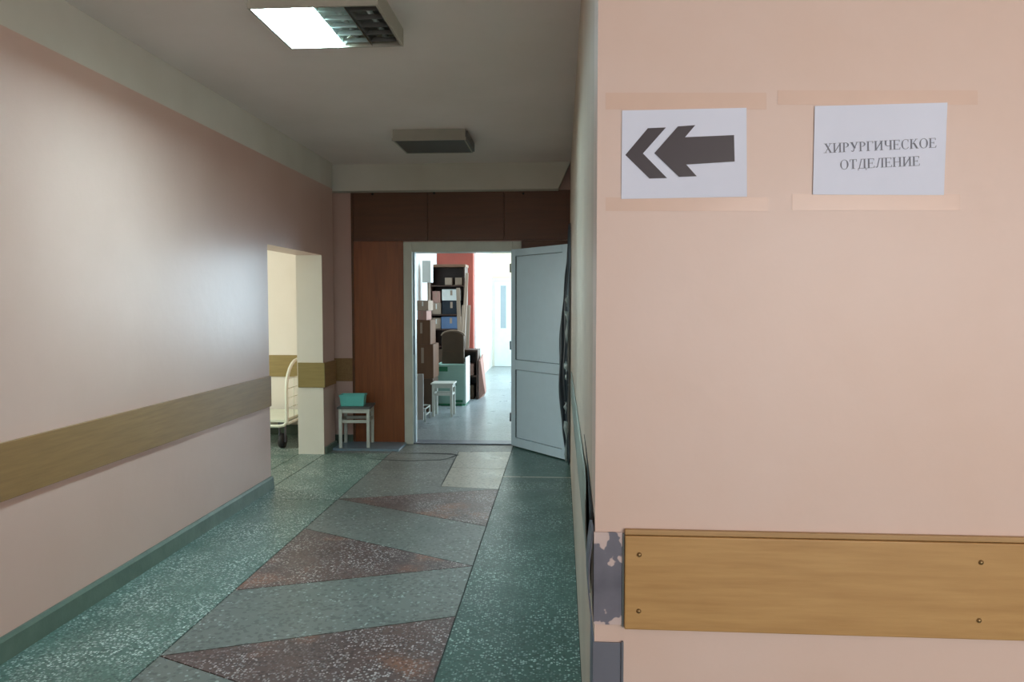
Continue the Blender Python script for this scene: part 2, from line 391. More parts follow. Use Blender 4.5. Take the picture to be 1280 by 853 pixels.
# far corridor
struct(bx(-2.50, -2.35, 7.90, 14.0, -0.004, CEIL).build('wall_corridor_left', M['palewall']))
struct(bx(-2.50, -1.665, 13.85, 14.05, -0.004, CEIL).build('wall_corridor_pier', M['orange']))
struct(bx(-1.85, -1.63, 14.05, 17.5, -0.004, CEIL).build('wall_corridor_far_left', M['palewall']))
m = MB(); m.box(-1.63, 0.8, 17.35, 17.5, -0.004, CEIL)
struct(m.build('wall_corridor_end', M['cream']))
m = MB(); ys = 7.90
for a, b in ((10.6, 12.2), (13.3, 15.7)):
    m.box(0.6, 0.75, ys, a, -0.004, CEIL); m.box(0.6, 0.75, a, b, -0.004, 0.75); m.box(0.6, 0.75, a, b, 2.45, CEIL); ys = b
m.box(0.6, 0.75, ys, 17.5, -0.004, CEIL)
struct(m.build('wall_corridor_right', M['palewall']))
M['greenpaint'] = plain('pale_green_paint', (196, 216, 204), 0.5)
struct(bx(-1.629, -1.60, 14.6, 15.4, 0.0, 2.08).build('door_3', M['greenpaint'], None, 0.004))

# baseboards
struct(MB().prism([(LX, 0), (LX+0.028, 0), (LX+0.022, 0.085), (LX+0.01, 0.1), (LX, 0.1)], -3.6, 5.77, 1).build('baseboard_left', M['base']))
struct(bx(TH, LX+0.02, 5.74, 5.771, 0, 0.002).build('trim_2', M['base']))
struct(bx(LX, LX+0.02, 7.13, 7.47, 0, 0.07).build('baseboard_left_pier', M['base']))
struct(bx(-2.6, px0-0.025, 7.69, 7.72, 0, 0.09).build('baseboard_recess', M['base']))
M['sill'] = plain('blue_grey_sill', (120, 140, 152), 0.3, 0, 0.15)
struct(bx(-2.315, DX0+0.02, 7.30, 7.69, 0, 0.02).build('trim_3', M['sill']))

# ------------------------------------------------------------------ bumper rails
t = thing('bumper_rail', 'long brown wooden bumper rail along the left corridor wall', 'rail', (LX, 2.4, 0.67))
ys = [-3.4, -0.6, 2.2, 5.765]
for a, b in zip(ys[:-1], ys[1:]):
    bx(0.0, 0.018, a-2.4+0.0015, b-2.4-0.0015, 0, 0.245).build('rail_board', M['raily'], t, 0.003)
t = thing('bumper_rail', 'short piece of brown bumper rail on the pier beyond the opening', 'rail', (LX, 7.29, 0.665))
bx(0, 0.018, -0.175, 0.18, 0, 0.245).build('rail_board', M['raily'], t, 0.003)
bx(-0.25, 0.018, -0.195, -0.178, 0, 0.245).build('rail_return', M['olive'], t, 0.002)
t = thing('bumper_rail', 'dark end of bumper rail in the recess beside the boarded wall', 'rail', (-2.40, 7.72, 0.665))
bx(-0.2, 0.185, -0.02, 0, 0, 0.245).build('rail_board', M['raily'], t, 0.003)
# pale laminate rail on the near wall
t = thing('bumper_rail', 'light oak laminate bumper rail with screws below the paper signs', 'rail', (0.158, FY, 0.689))
bx(0, 3.6, -0.020, -0.0005, 0, 0.236).build('rail_board', M['rail'], t, 0.003)
M['railtop'] = wood('rail_cap', (186, 152, 104), (158, 124, 78), 0, 5)
bx(0.0, 3.6, -0.014, -0.0005, 0.237, 0.250).build('rail_cap', M['railtop'], t, 0.002)
for x in (0.035, 0.845, 1.72, 2.6):
    for z in (0.048, 0.19):
        MB().tube([(x, -0.0185, z), (x, -0.0215, z), (x, -0.0245, z)], [0.0065, 0.006, 0.0028], 12).build('screw', M['screw'], t)

# plates at the corner
t = thing('corner_plate', 'grey corner plate with torn paint at the left end of the oak rail', 'plate', (RX, FY, 0.694))
bx(-0.003, 0.068, -0.006, -0.0005, 0.0, 0.235).build('front_face', M['tornpaint'], t, 0.001)
m = MB()
m.grid(lambda u, v: (-0.005-0.010*math.sin(math.pi*min(1, v*1.1)), 0.0+u*0.155, -0.01+0.26*v), 8, 10)
m.build('side_face', M['slate'], t, solid=0.003)
bx(0.0685, 0.0715, -0.010, -0.0005, -0.004, 0.232).build('edge_strip', M['clear_film'], t)
t = thing('corner_guard', 'slate-grey steel corner guard below the torn plate', 'guard', (RX, FY, 0.0))
bx(-0.004, 0.066, -0.006, -0.0005, 0, 0.648).build('front_face', M['slate'], t, 0.001)
bx(-0.004, -0.0005, 0.0, 0.16, 0, 0.648).build('side_face', M['slate'], t, 0.001)
bx(0.0662, 0.0725, -0.010, -0.0005, 0, 0.652).build('edge_strip', M['steel'], t, 0.001)
# grey-green board along the corridor side, pulled off the wall at its near end
M['greygreen'] = paint('grey_green_board_paint', (150, 156, 144), (128, 136, 126), 0.4, 3, 0.3)
t = thing('bumper_rail', 'grey-green bumper board peeling off the corridor side of the poster wall', 'rail', (RX, 2.05, 0.70))
def peel(u, v):
    y = u*4.0; off = 0.004 + 0.014*math.exp(-y/0.35)*v
    return (-off-0.004*math.sin(v*math.pi), y - 0.04, 0.0 + v*(0.245+0.03*math.exp(-((y-0.25)/0.3)**2)))
MB().grid(peel, 60, 6).build('rail_board', M['greygreen'], t, solid=0.003)
def gap(u, v):
    y = u*0.85
    return (-0.001-0.013*v*math.exp(-y/0.4), y-0.20, 0.253+0.065*math.sin(math.pi*0.5*u)+0.0001*v)
MB().grid(gap, 16, 1).build('gap_shade', M['black'], t, solid=0.002)  # black strip put in for the shade behind the loose board

# ------------------------------------------------------------------ paper signs
def wp(px, py, Y=FY):
    u = (px-640)/F_PX; v = -(py-426.5)/F_PX
    y = math.cos(PITCH)-v*math.sin(PITCH); z = math.sin(PITCH)+v*math.cos(PITCH)
    X = u*math.cos(YAW)-y*math.sin(YAW); YY = u*math.sin(YAW)+y*math.cos(YAW)
    k = Y/YY; return (X*k, CAM_H+z*k)
def sheet(t, corners, lx, lz, dep):
    (a, b, c, d) = corners         # tl tr br bl
    def fn(u, v):
        x = (a[0]*(1-u)+b[0]*u)*(1-v)+(d[0]*(1-u)+c[0]*u)*v
        z = (a[1]*(1-u)+b[1]*u)*(1-v)+(d[1]*(1-u)+c[1]*u)*v
        y = -0.0014-0.0004*math.sin(3.1*math.pi*u+1)*math.sin(2*math.pi*v)**2 - dep*(1-u)**10
        return (x-lx, y, z-lz)
    g_ = MB().grid(fn, 24, 12); g_.sm = [False]*len(g_.sm)
    return g_.build('paper_sheet', M['paper'], t, solid=0.0004)
def flat(polys, name, mat, t, lx, lz, y0=-0.0030, y1=-0.0026):
    m = MB()
    for p in polys: m.prism([(x-lx, z-lz) for x, z in p], y0, y1, 1)
    return m.build(name, mat, t)
# arrow sign
ca = [wp(777.5, 138.5), wp(933, 135), wp(933.5, 246), wp(776.5, 249)]
lx, lz = ca[3]
t = thing('arrow_sign', 'paper sheet with a thick black double arrow pointing left', 'sign', (lx, FY, lz))
sheet(t, ca, lx, lz, 0.0012)
def z7(pts): return [wp(760+x/5.33, 110+y/5.33) for x, y in pts]
flat([z7([(232,438),(385,265),(265,270),(115,448),(275,605),(392,602)])], 'chevron', M['ink'], t, lx, lz)
flat([z7([(308,436),(465,258),(580,250),(512,330),(838,316),(842,492),(520,512),(590,590),(472,594)])], 'arrow', M['ink'], t, lx, lz)
def tape(t, x0, y0, x1, y1, lx, lz, ydep=-0.0008):
    p = [wp(x0, y0), wp(x1, y0), wp(x1, y1), wp(x0, y1)]
    m = MB().prism([(a-lx, b-lz) for a, b in p], ydep, -0.0001, 1)
    return m.build('tape', M['tape'], t)
tape(t, 757, 116, 958, 137, lx, lz); tape(t, 757, 247, 960, 264, lx, lz)
# lettered sign
cb = [wp(1018, 133), wp(1184, 128.5), wp(1179.5, 244), wp(1015.5, 243.5)]
lx, lz = cb[3]
t = thing('lettered_sign', 'paper sheet lettered with the surgical department name in Cyrillic', 'sign', (lx, FY, lz))
sheet(t, cb, lx, lz, 0.0016)
tape(t, 972, 113, 1222, 131, lx, lz); tape(t, 990, 243, 1200, 263, lx, lz)
# serif capitals drawn as polygons, cap height 1
TK, TN, SF = 0.115, 0.055, 0.04
def rc(x0, x1, y0, y1): return [(x0, y0), (x1, y0), (x1, y1), (x0, y1)]
def stem(x): return [rc(x, x+TK, 0, 1), rc(x-0.09, x+TK+0.09, 0, SF), rc(x-0.09, x+TK+0.09, 1-SF, 1)]
def diag(x0, y0, x1, y1, w): return [(x0-w/2, y0), (x0+w/2, y0), (x1+w/2, y1), (x1-w/2, y1)]
def ring(cx, cy, rx, ry, a0, a1, tk, tn, n=16):
    out = []
    def P(a, k):
        w_ = tn + (tk-tn)*abs(math.cos(R(a)))**1.5
        return (cx+(rx-k*w_)*math.cos(R(a)), cy+(ry-k*tn)*math.sin(R(a)))
    for i in range(n):
        a = a0+(a1-a0)*i/n; b = a0+(a1-a0)*(i+1)/n
        out.append([P(a, 0), P(b, 0), P(b, 1), P(a, 1)])
    return out
def ser(x, y, w=0.3): return rc(x-w/2, x+w/2, y, y+SF)
G = {
 'Х': (0.80, [diag(0.18,1,0.64,0,0.15), diag(0.16,0,0.62,1,0.06), ser(.16,0), ser(.64,0), ser(.18,1-SF), ser(.62,1-SF)]),
 'И': (0.84, stem(0.1)+stem(0.6)+[diag(0.2,0.1,0.64,0.9,0.08)]),
 'Р': (0.66, stem(0.1)+ring(0.26,0.74,0.32,0.26,-90,90,TK,SF+0.01)),
 'У': (0.78, [diag(0.16,1,0.44,0.36,0.15), diag(0.64,1,0.36,0.22,0.06), ser(.16,1-SF), ser(.64,1-SF,.24)]+ring(0.24,0.14,0.14,0.14,-160,30,0.07,0.06,8)),
 'Г': (0.66, stem(0.1)+[rc(0.1,0.58,1-SF,1), rc(0.54,0.58,0.78,1)]),
 'Ч': (0.78, stem(0.56)+[rc(0.12,0.12+TK,0.62,1), ser(.19,1-SF), rc(0.3,0.56,0.40,0.45)]+ring(0.36,0.64,0.24,0.24,180,270,TK,0.05,8)),
 'Е': (0.70, stem(0.1)+[rc(0.1,0.60,1-SF,1), rc(0.56,0.60,0.80,1), rc(0.1,0.63,0,SF), diag(0.60,0,0.64,0.22,0.04), rc(0.2,0.46,0.49,0.53), rc(0.43,0.46,0.40,0.62)]),
 'С': (0.76, ring(0.42,0.5,0.36,0.52,55,305,TK,SF)+[rc(0.62,0.655,0.72,1.0), diag(0.66,0.2,0.60,0.09,0.05)]),
 'К': (0.80, stem(0.1)+[diag(0.26,0.48,0.58,1,0.06), diag(0.66,0,0.38,0.58,0.15), ser(.68,0,.24), ser(.60,1-SF,.22)]),
 'О': (0.84, ring(0.42,0.5,0.36,0.52,0,360,TK,SF,24)),
 'Т': (0.72, [rc(0.29,0.29+TK,0,1), rc(0.2,0.51,0,SF), rc(0.06,0.66,1-SF,1), rc(0.06,0.095,0.76,1), rc(0.625,0.66,0.76,1)]),
 'Д': (0.84, [rc(0.57,0.57+TK,0,1), rc(0.3,0.78,1-SF,1), diag(0.16,0,0.36,1,0.06), rc(0.06,0.78,0,SF), rc(0.06,0.095,-0.2,0.02), rc(0.745,0.78,-0.2,0.02)]),
 'Л': (0.80, [rc(0.57,0.57+TK,0,1), ser(.64,0), rc(0.3,0.78,1-SF,1), diag(0.20,0.08,0.38,1,0.06)]+ring(0.12,0.10,0.08,0.08,-180,20,0.06,0.05,6)),
 'Н': (0.86, stem(0.1)+stem(0.6)+[rc(0.2,0.64,0.49,0.53)]),
}
def text(s, a, b, h):
    # a: left end of the baseline, b: its right end, in wall coordinates
    W = sum(G[c][0] for c in s); L = math.dist(a, b); sx = L/W
    ux, uz = (b[0]-a[0])/L, (b[1]-a[1])/L; out = []; pen = 0
    for c in s:
        for poly in G[c][1]:
            out.append([(a[0]+ux*(pen+x)*sx-uz*y*h, a[1]+uz*(pen+x)*sx+ux*y*h) for x, y in poly])
        pen += G[c][0]
    return out
def z8(x, y): return wp(990+x/5.332, 110+y/5.332)
def letters(s, a, b, h):
    """the words as one flat print, every letter slightly proud of the sheet"""
    m = MB(); 
    for k_, p in enumerate(text(s, a, b, h)):
        e = -0.0026-0.00001*(k_ % 7)
        m.prism([(x-lx, z-lz) for x, z in p], e, -0.0023, 1)
    return m.build('lettering', M['inkgrey'], t)
letters('ХИРУРГИЧЕСКОЕ', z8(208, 436), z8(962, 398), 0.0222)
letters('ОТДЕЛЕНИЕ', z8(315, 545), z8(852, 519), 0.0222)
# patches of tape left on the wall between the sheets are flat and pale

# ------------------------------------------------------------------ door frame and leaf
df = thing('door_frame', 'pale painted door frame around the far doorway', 'door frame', (-1.04, 7.71, 0))
def dbx(x0, x1, y0, y1, z0, z1): return bx(x0+1.04, x1+1.04, y0-7.71, y1-7.71, z0, z1)
OX0, OX1, OZ = -1.565, -0.51, 2.03
dbx(DX0, OX0, 7.675, 7.92, 0, DT).build('jamb', M['frame'], df, 0.004)
dbx(OX1, DX1, 7.675, 7.92, 0, DT).build('jamb', M['frame'], df, 0.004)
dbx(OX0, OX1, 7.675, 7.92, OZ, DT).build('head', M['frame'], df, 0.004)
dbx(OX0, OX0+0.018, 7.74, 7.80, 0, OZ).build('stop', M['white_plastic'], df)
bx(0, 0.006, 0, 0.03, 0, 0.2).build('strike_plate', M['steel'], df).location = (OX0+1.04+0.0005, 0.01, 0.95)
dbx(OX0, OX1, 7.70, 7.90, 0, 0.012).build('threshold', M['steel'], df, 0.003)
A_ = math.atan2(6.955-7.655, 0.068+0.505)
dl = thing('door_leaf', 'pale blue-grey two-panel door leaf standing open towards the corridor', 'door', (-0.505, 7.655, 0.012), A_)
L_ = 0.905; H_ = 2.035
m = MB(); s_ = 0.075
m.box(0, s_, -0.022, 0.022, 0, H_).build('stile', M['white_plastic'], dl, 0.003)
bx(L_-s_, L_, -0.022, 0.022, 0, H_).build('stile', M['white_plastic'], dl, 0.003)
bx(s_, L_-s_, -0.022, 0.022, 0, 0.09).build('bottom_rail', M['white_plastic'], dl, 0.003)
bx(s_, L_-s_, -0.022, 0.022, H_-0.07, H_).build('top_rail', M['white_plastic'], dl, 0.003)
bx(s_, L_-s_, -0.022, 0.022, 0.80, 0.90).build('middle_rail', M['white_plastic'], dl, 0.003)
bx(s_+0.003, L_-s_-0.003, -0.012, 0.012, 0.095, 0.795).build('panel', M['white_plastic'], dl, 0.002)
bx(s_+0.003, L_-s_-0.003, -0.012, 0.012, 0.905, H_-0.075).build('panel', M['white_plastic'], dl, 0.002)
M['bead'] = plain('dark_seal', (70, 80, 84), 0.6)
for z0, z1 in ((0.095, 0.795), (0.905, H_-0.075)):
    bx(s_-0.001, s_+0.006, -0.0215, -0.012, z0, z1).build('seal', M['bead'], dl)
for z in (0.25, 1.0, 1.8):
    MB().cyl((-0.008, -0.026, z), (-0.008, -0.026, z+0.09), 0.008, 10).build('hinge', M['steel'], dl)
h = MB().cyl((L_-0.05, 0.022, 1.0), (L_-0.05, 0.06, 1.0), 0.009, 10).cyl((L_-0.05, 0.06, 1.0), (L_-0.16, 0.06, 1.0), 0.009, 10).build('handle', M['steel'], dl)

# dark polythene hanging between door edge and wall
t = thing('polythene_curtain', 'dark polythene sheet hanging between the open door and the wall', 'curtain', (0.06, 6.75, 0.05))
def tarp(u, v):
    z = 2.15*v; b_ = 1-abs(2*(v-0.42))**1.7
    x = 0.010 - 0.105*u*max(0, b_) - 0.012*math.sin(9*u+4*v) + 0.006*math.sin(23*v+5*u)
    y = -0.20 + 0.30*u + 0.025*math.sin(14*u+3*v)
    if v < 0.12: x += 0.03*(0.12-v)/0.12*u
    return (min(x, 0.018), y, z)
MB().grid(tarp, 28, 60).build('sheet', M['tarp'], t, solid=0.002)
for (y, z, h_, w_, dx) in ((-0.27, 1.10, 0.28, 0.02, 0), (-0.28, 0.78, 0.16, 0.03, -0.006), (-0.26, 0.48, 0.10, 0.03, -0.01), (-0.27, 0.05, 0.36, 0.03, -0.004), (-0.25, 1.42, 0.1, 0.02, 0)):
    m = MB(); pts = []
    for i in range(7):
        f = i/6; pts.append((f, 0.5+0.5*math.sin(f*9+z*7)))
    vs = []
    for f, q in pts: vs += [(-0.012+dx-0.028*q*(1-f*0.5), y, z+h_*(1-f)), (-0.004+dx+0.010*q-0.012*f, y-0.012, z+h_*(1-f)-0.01)]
    m.add(vs, [(2*i, 2*i+1, 2*i+3, 2*i+2) for i in range(6)], 0, True)
    m.build('torn_strip', M['clear_film'], t, solid=0.001)

# ------------------------------------------------------------------ ceiling lamps
def lamp(x0, y0, lit, label):
    W_, D_, Hh = 0.60, 0.54, 0.09; z0 = CEIL-Hh
    t = thing('ceiling_lamp', label, 'lamp', (x0, y0, z0), group=None)
    m = MB(); a = 0.012
    m.box(0, W_, 0, a, 0, Hh-0.0005).box(0, W_, D_-a, D_, 0, Hh-0.0005).box(0, a, a, D_-a, 0, Hh-0.0005).box(W_-a, W_, a, D_-a, 0, Hh-0.0005).box(a, W_-a, a, D_-a, Hh-0.012, Hh-0.0005)
    m.build('housing', M['enamel'], t)
    if lit:
        bx(a+0.001, 0.285, a+0.001, D_-a-0.001, 0.071, 0.075).build('lit_diffuser', M['glow'], t)
        bx(0.272, 0.276, a+0.001, D_-a-0.001, 0.006, 0.0705).build('divider', M['enamel'], t)  # added blocker, keeps the strip's glow off the left wall
        bx(0.2765, 0.284, a+0.001, D_-a-0.001, 0.012, 0.0705).build('added_glow_strip', M['fill_glow'], t)  # added glowing strip, brightens the neighbouring trough
        for j, xa in enumerate((0.292, 0.442)):
            w_ = 0.146
            m = MB(); pr = [(xa+w_*0.5+w_*0.5*math.cos(R(an)), 0.012+0.058*abs(math.sin(R(an)))) for an in range(180, -1, -20)]
            vs = [(x, a+0.001, z) for x, z in pr]+[(x, D_-a-0.001, z) for x, z in pr]; n = len(pr)
            m.add(vs, [(i, i+1, n+i+1, n+i) for i in range(n-1)], 0, True)
            m.build('reflector', M['satin'] if j == 0 else M['smoke'], t, solid=0.001)  # second trough's lack of light put into its darker grey
            MB().cyl((xa+w_/2, a+0.01, 0.045), (xa+w_/2, D_-a-0.01, 0.045), 0.013, 12).build('tube', M['dead_tube'], t)
            for k_ in range(5):
                yy = 0.07+k_*0.10
                MB().prism([(xa+0.008, 0.004), (xa+w_-0.008, 0.004), (xa+w_-0.016, 0.026), (xa+0.016, 0.026)], yy, yy+0.003, 1).build('louvre_blade', M['satin'] if j == 0 else M['smoke'], t)
        bx(0.438, 0.442, a, D_-a, 0.003, 0.06).build('divider', M['mirror'], t)
    else:
        bx(a+0.001, W_-a-0.001, a+0.001, D_-a-0.001, 0.004, 0.012).build('diffuser', M['smoke'], t)
        bx(-0.006, W_+0.006, -0.006, 0, -0.004, 0.02).build('front_lip', M['enamel'], t)
        bx(W_+0.0005, W_+0.02, 0.0, D_*0.9, 0.0, Hh-0.02).build('side_shadow', M['smoke'], t)  # added dark strip, paints the shadow at the lamp's right side
    return t
lamp(-1.425, 3.33, True, 'near ceiling lamp, left half glowing white, right half dark louvres')
lamp(-1.39, 6.07, False, 'unlit grey ceiling lamp close to the far beam')

# ------------------------------------------------------------------ stools
def stool(loc, rz, label, W_=0.34, Hs=0.44, seatmat='stooldark'):
    t = thing('stool', label, 'stool', loc, rz, None); h_ = W_/2; a = 0.016
    bx(-h_, h_, -h_, h_, Hs-0.02, Hs).build('seat', M[seatmat], t, 0.004)
    for sx in (-1, 1):
        for sy in (-1, 1):
            cx, cy = sx*(h_-0.03), sy*(h_-0.03)
            bx(cx-a, cx+a, cy-a, cy+a, 0, Hs-0.021).build('leg', M['stool'], t, 0.003)
    for s in (-1, 1):
        y = s*(h_-0.03)
        for z0, z1 in ((Hs-0.065, Hs-0.022), (Hs-0.165, Hs-0.135)):
            bx(-h_+0.047, h_-0.047, y-0.01, y+0.01, z0, z1).build('rail', M['stool'], t)
            bx(y-0.01, y+0.01, -h_+0.047, h_-0.047, z0, z1).build('rail', M['stool'], t)
    return t
stool((-2.12, 7.50, 0.02), R(6), 'white stool with teal tub on it beside the boarded wall', 0.34, 0.42)
stool((-1.56, 9.70, 0.0), R(0), 'white stool beyond the doorway in front of the stacked boxes', 0.30, 0.445, 'stool')
# teal tub on the stool
t = thing('tub', 'small teal plastic tub on the stool by the boarded wall', 'tub', (-2.145, 7.47, 0.4405), R(6))
def tubm(w0, d0, w1, d1, h_, th):
    m = MB()
    o0 = [(-w0,-d0,0),(w0,-d0,0),(w0,d0,0),(-w0,d0,0)]; o1 = [(-w1,-d1,h_),(w1,-d1,h_),(w1,d1,h_),(-w1,d1,h_)]
    i1 = [(-w1+th,-d1+th,h_),(w1-th,-d1+th,h_),(w1-th,d1-th,h_),(-w1+th,d1-th,h_)]; i0 = [(-w0+th,-d0+th,th),(w0-th,-d0+th,th),(w0-th,d0-th,th),(-w0+th,d0-th,th)]
    m.add(o0+o1+i1+i0, [(3,2,1,0)]+[(i,(i+1)%4,4+(i+1)%4,4+i) for i in range(4)]+[(4+i,4+(i+1)%4,8+(i+1)%4,8+i) for i in range(4)]+[(8+i,8+(i+1)%4,12+(i+1)%4,12+i) for i in range(4)]+[(12,13,14,15)])
    return m
tubm(0.115, 0.075, 0.125, 0.085, 0.115, 0.005).build('body', M['teal'], t, 0.002)
m = MB(); m.box(-0.13, 0.13, -0.09, -0.0855, 0.100, 0.115).box(-0.13, 0.13, 0.0855, 0.09, 0.100, 0.115).box(-0.13, -0.1255, -0.0855, 0.0855, 0.100, 0.115).box(0.1255, 0.13, -0.0855, 0.0855, 0.100, 0.115)
m.build('rim', M['teal'], t)

# ------------------------------------------------------------------ trolley in the side room
t = thing('trolley', 'white tubular trolley parked in the side room', 'trolley', (-2.80, 7.34, 0))
bx(-0.72, -0.03, 0.02, 0.76, 0.27, 0.30).build('deck', M['cart'], t, 0.006)
pts = [(0, 0.0, 0.24), (0, 0.0, 0.62)] + [(0, 0.32-0.32*math.cos(R(a)), 0.62+0.28*math.sin(R(a))) for a in range(15, 91, 15)]
pts += [(0, 0.78-0.32*math.cos(R(a))*-1-0.32, 0.62+0.28*math.sin(R(a))) for a in range(75, -1, -15)] + [(0, 0.78, 0.24)]
pts[0] = (0, 0.0, 0.30)
fr = [(-0.70, 0.0, 0.235), (-0.08, 0.0, 0.235), (-0.03, 0.0, 0.245), (0, 0.0, 0.28)]
MB().tube(fr+pts, 0.017, 12).build('handle_frame', M['cart'], t)
for z in (0.42, 0.52, 0.62, 0.72):
    MB().cyl((0, 0.012, z), (0, 0.768, z), 0.005, 8).build('wire', M['cart'], t)
for y in (0.2, 0.33, 0.45, 0.58):
    MB().cyl((0, y, 0.30), (0, y, 0.72), 0.004, 8).build('wire', M['cart'], t)
for x, z in ((-0.70, 0.235), (0, 0.26)): MB().tube([(x, 0.02, z), (x, 0.765, z)], 0.015).build('side_tube', M['cart'], t)
for cx, cy in ((-0.08, 0.08), (-0.08, 0.68), (-0.62, 0.08), (-0.62, 0.68)):
    w_ = MB().cyl((cx-0.022, cy, 0.075), (cx+0.022, cy, 0.075), 0.075, 20).build('wheel', M['rubber'], t)
    f_ = MB().box(cx-0.034, cx-0.027, cy-0.02, cy+0.02, 0.06, 0.23).box(cx+0.027, cx+0.034, cy-0.02, cy+0.02, 0.06, 0.23).box(cx-0.034, cx+0.034, cy-0.03, cy+0.03, 0.23, 0.268).build('fork', M['steel'], t)

# ------------------------------------------------------------------ far corridor: end door
t = thing('end_door', 'white glazed door at the bright far end of the corridor', 'door', (-1.14, 17.35, 0))
def at17(px): return (px-702)/F_PX*17.3
bx(-0.52, -0.43, -0.06, -0.001, 0, 2.08).build('jamb', M['frame'], t)
bx(0.43, 0.52, -0.06, -0.001, 0, 2.08).build('jamb', M['frame'], t)
bx(-0.43, 0.43, -0.06, -0.001, 2.0, 2.08).build('head', M['frame'], t)
M['doorwhite'] = plain('white_door_paint', (214, 224, 222), 0.4)
M['glass'] = plain('frosted_pane', (150, 162, 168), 0.2, 0, 0.05)
bx(-0.43, -0.02, -0.045, -0.001, 0.005, 2.0).build('door_wing', M['doorwhite'], t, 0.003)
bx(0.02, 0.43, -0.045, -0.001, 0.005, 2.0).build('door_wing', M['doorwhite'], t, 0.003)
bx(-0.29, -0.16, -0.05, -0.0455, 0.9, 1.9).build('pane', M['glass'], t)
bx(0.16, 0.29, -0.05, -0.0455, 0.9, 1.9).build('pane', M['glass'], t)
bx(-0.02, 0.02, -0.05, -0.001, 0.005, 2.0).build('gap', M['bead'], t)

# ------------------------------------------------------------------ far corridor: stacked things along the left wall
def card(name, a, b): return wood(name, a, b, 2, 2.0, 0.85)
M['cardA'] = card('brown_cardboard', (112, 78, 54), (92, 64, 44)); M['cardB'] = card('pale_cardboard', (160, 140, 122), (140, 120, 102))
M['cardC'] = card('dark_cardboard', (92, 70, 52), (74, 56, 42)); M['cardP'] = card('pinkish_cardboard', (168, 128, 116), (150, 112, 100))
M['whitebox'] = plain('white_board', (214, 214, 208), 0.7, 0, 0.1); M['bluebox'] = plain('blue_plastic', (84, 108, 142), 0.5)
M['darkwood'] = wood('dark_bookcase_wood', (70, 42, 28), (52, 30, 20), 0, 4); M['topwood'] = wood('bookcase_top', (116, 82, 58), (98, 68, 48), 0, 4)
M['darkthing'] = plain('dark_cloth', (34, 40, 48), 0.9, 0, 0.3); M['mint'] = plain('mint_crate', (150, 190, 178), 0.55); M['green'] = plain('green_print', (40, 120, 84), 0.6)
M['browncloth'] = plain('brown_upholstery', (82, 66, 50), 0.85, 0, 0.2)
def X(px, y): return (px-702)/F_PX*y          # corridor x of a sight line at depth y
def carton(x0, x1, y0, y1, z0, z1, mat, label, group=None, tapem='tape', name='carton', cat='box'):
    t = thing(name, label, cat, ((x0+x1)/2, (y0+y1)/2, z0), 0, group)
    w_, d_, h_ = (x1-x0)/2, (y1-y0)/2, z1-z0
    bx(-w_, w_, -d_, d_, 0, h_-0.004).build('body', M[mat], t, 0.004)
    bx(-w_+0.003, w_-0.003, -d_+0.002, -0.004, h_-0.0038, h_).build('flap', M[mat], t)
    bx(-w_+0.003, w_-0.003, 0.004, d_-0.002, h_-0.0038, h_).build('flap', M[mat], t)
    bx(-w_*0.12, w_*0.12, -d_-0.0015, -d_-0.0002, h_*0.45, h_*0.9).build('front_tape', M['cardB' if mat != 'cardB' else 'whitebox'], t)
    return t
# column by the left wall, nearest
Yn = 9.9
carton(-2.05, -1.76, 10.0, 10.45, 0.0, 0.46, 'cardC', 'dark cardboard box at the bottom of the stack behind the stool')
carton(-2.05, -1.75, 10.0, 10.45, 0.461, 0.93, 'cardA', 'brown cardboard box in the middle of the stack behind the stool')
carton(-2.04, -1.79, 10.0, 10.42, 0.931, 1.26, 'cardA', 'brown cardboard box below the pale ones in the tall stack')
carton(-1.97, -1.845, 10.02, 10.40, 1.261, 1.39, 'cardP', 'pinkish cardboard box under the small pale box')
carton(-1.975, -1.82, 10.02, 10.40, 1.391, 1.53, 'cardB', 'small pale cardboard box on top of the tall stack')
# pole with box-shaped head standing in the stack
t = thing('boxed_stand', 'white box-topped stand rising behind the tall stack', 'stand', (-2.06, 10.95, 0))
MB().cyl((0.08, 0, 0.02), (0.08, 0, 1.80), 0.022, 12).build('pole', M['cardB'], t)
bx(0.0, 0.13, -0.1, 0.1, 1.80, 2.12).build('head', M['whitebox'], t, 0.004)
MB().cyl((0.08, 0, 0), (0.08, 0, 0.03), 0.12, 20).build('base', M['steel'], t)
# white board panel close to the door jamb and a low white rack
t = tag(bx(-1.93, -1.70, 8.98, 9.0, 0.05, 0.62).build('white_board', M['whitebox'], None, 0.002), 'white board standing just inside the doorway on the left', 'board')
t.location.z = 0; 
t = thing('low_rack', 'low white metal rack on the floor just inside the doorway', 'rack', (-1.80, 9.15, 0))
for sy in (0, 0.32):
    MB().tube([(-0.16, sy, 0), (-0.16, sy, 0.13), (0.03, sy, 0.17), (0.09, sy, 0.17), (0.09, sy, 0)], 0.011, 8).build('hoop', M['stool'], t)
for z in (0.08, 0.16):
    MB().cyl((0.09, 0, z), (0.09, 0.32, z), 0.009, 8).build('bar', M['stool'], t)
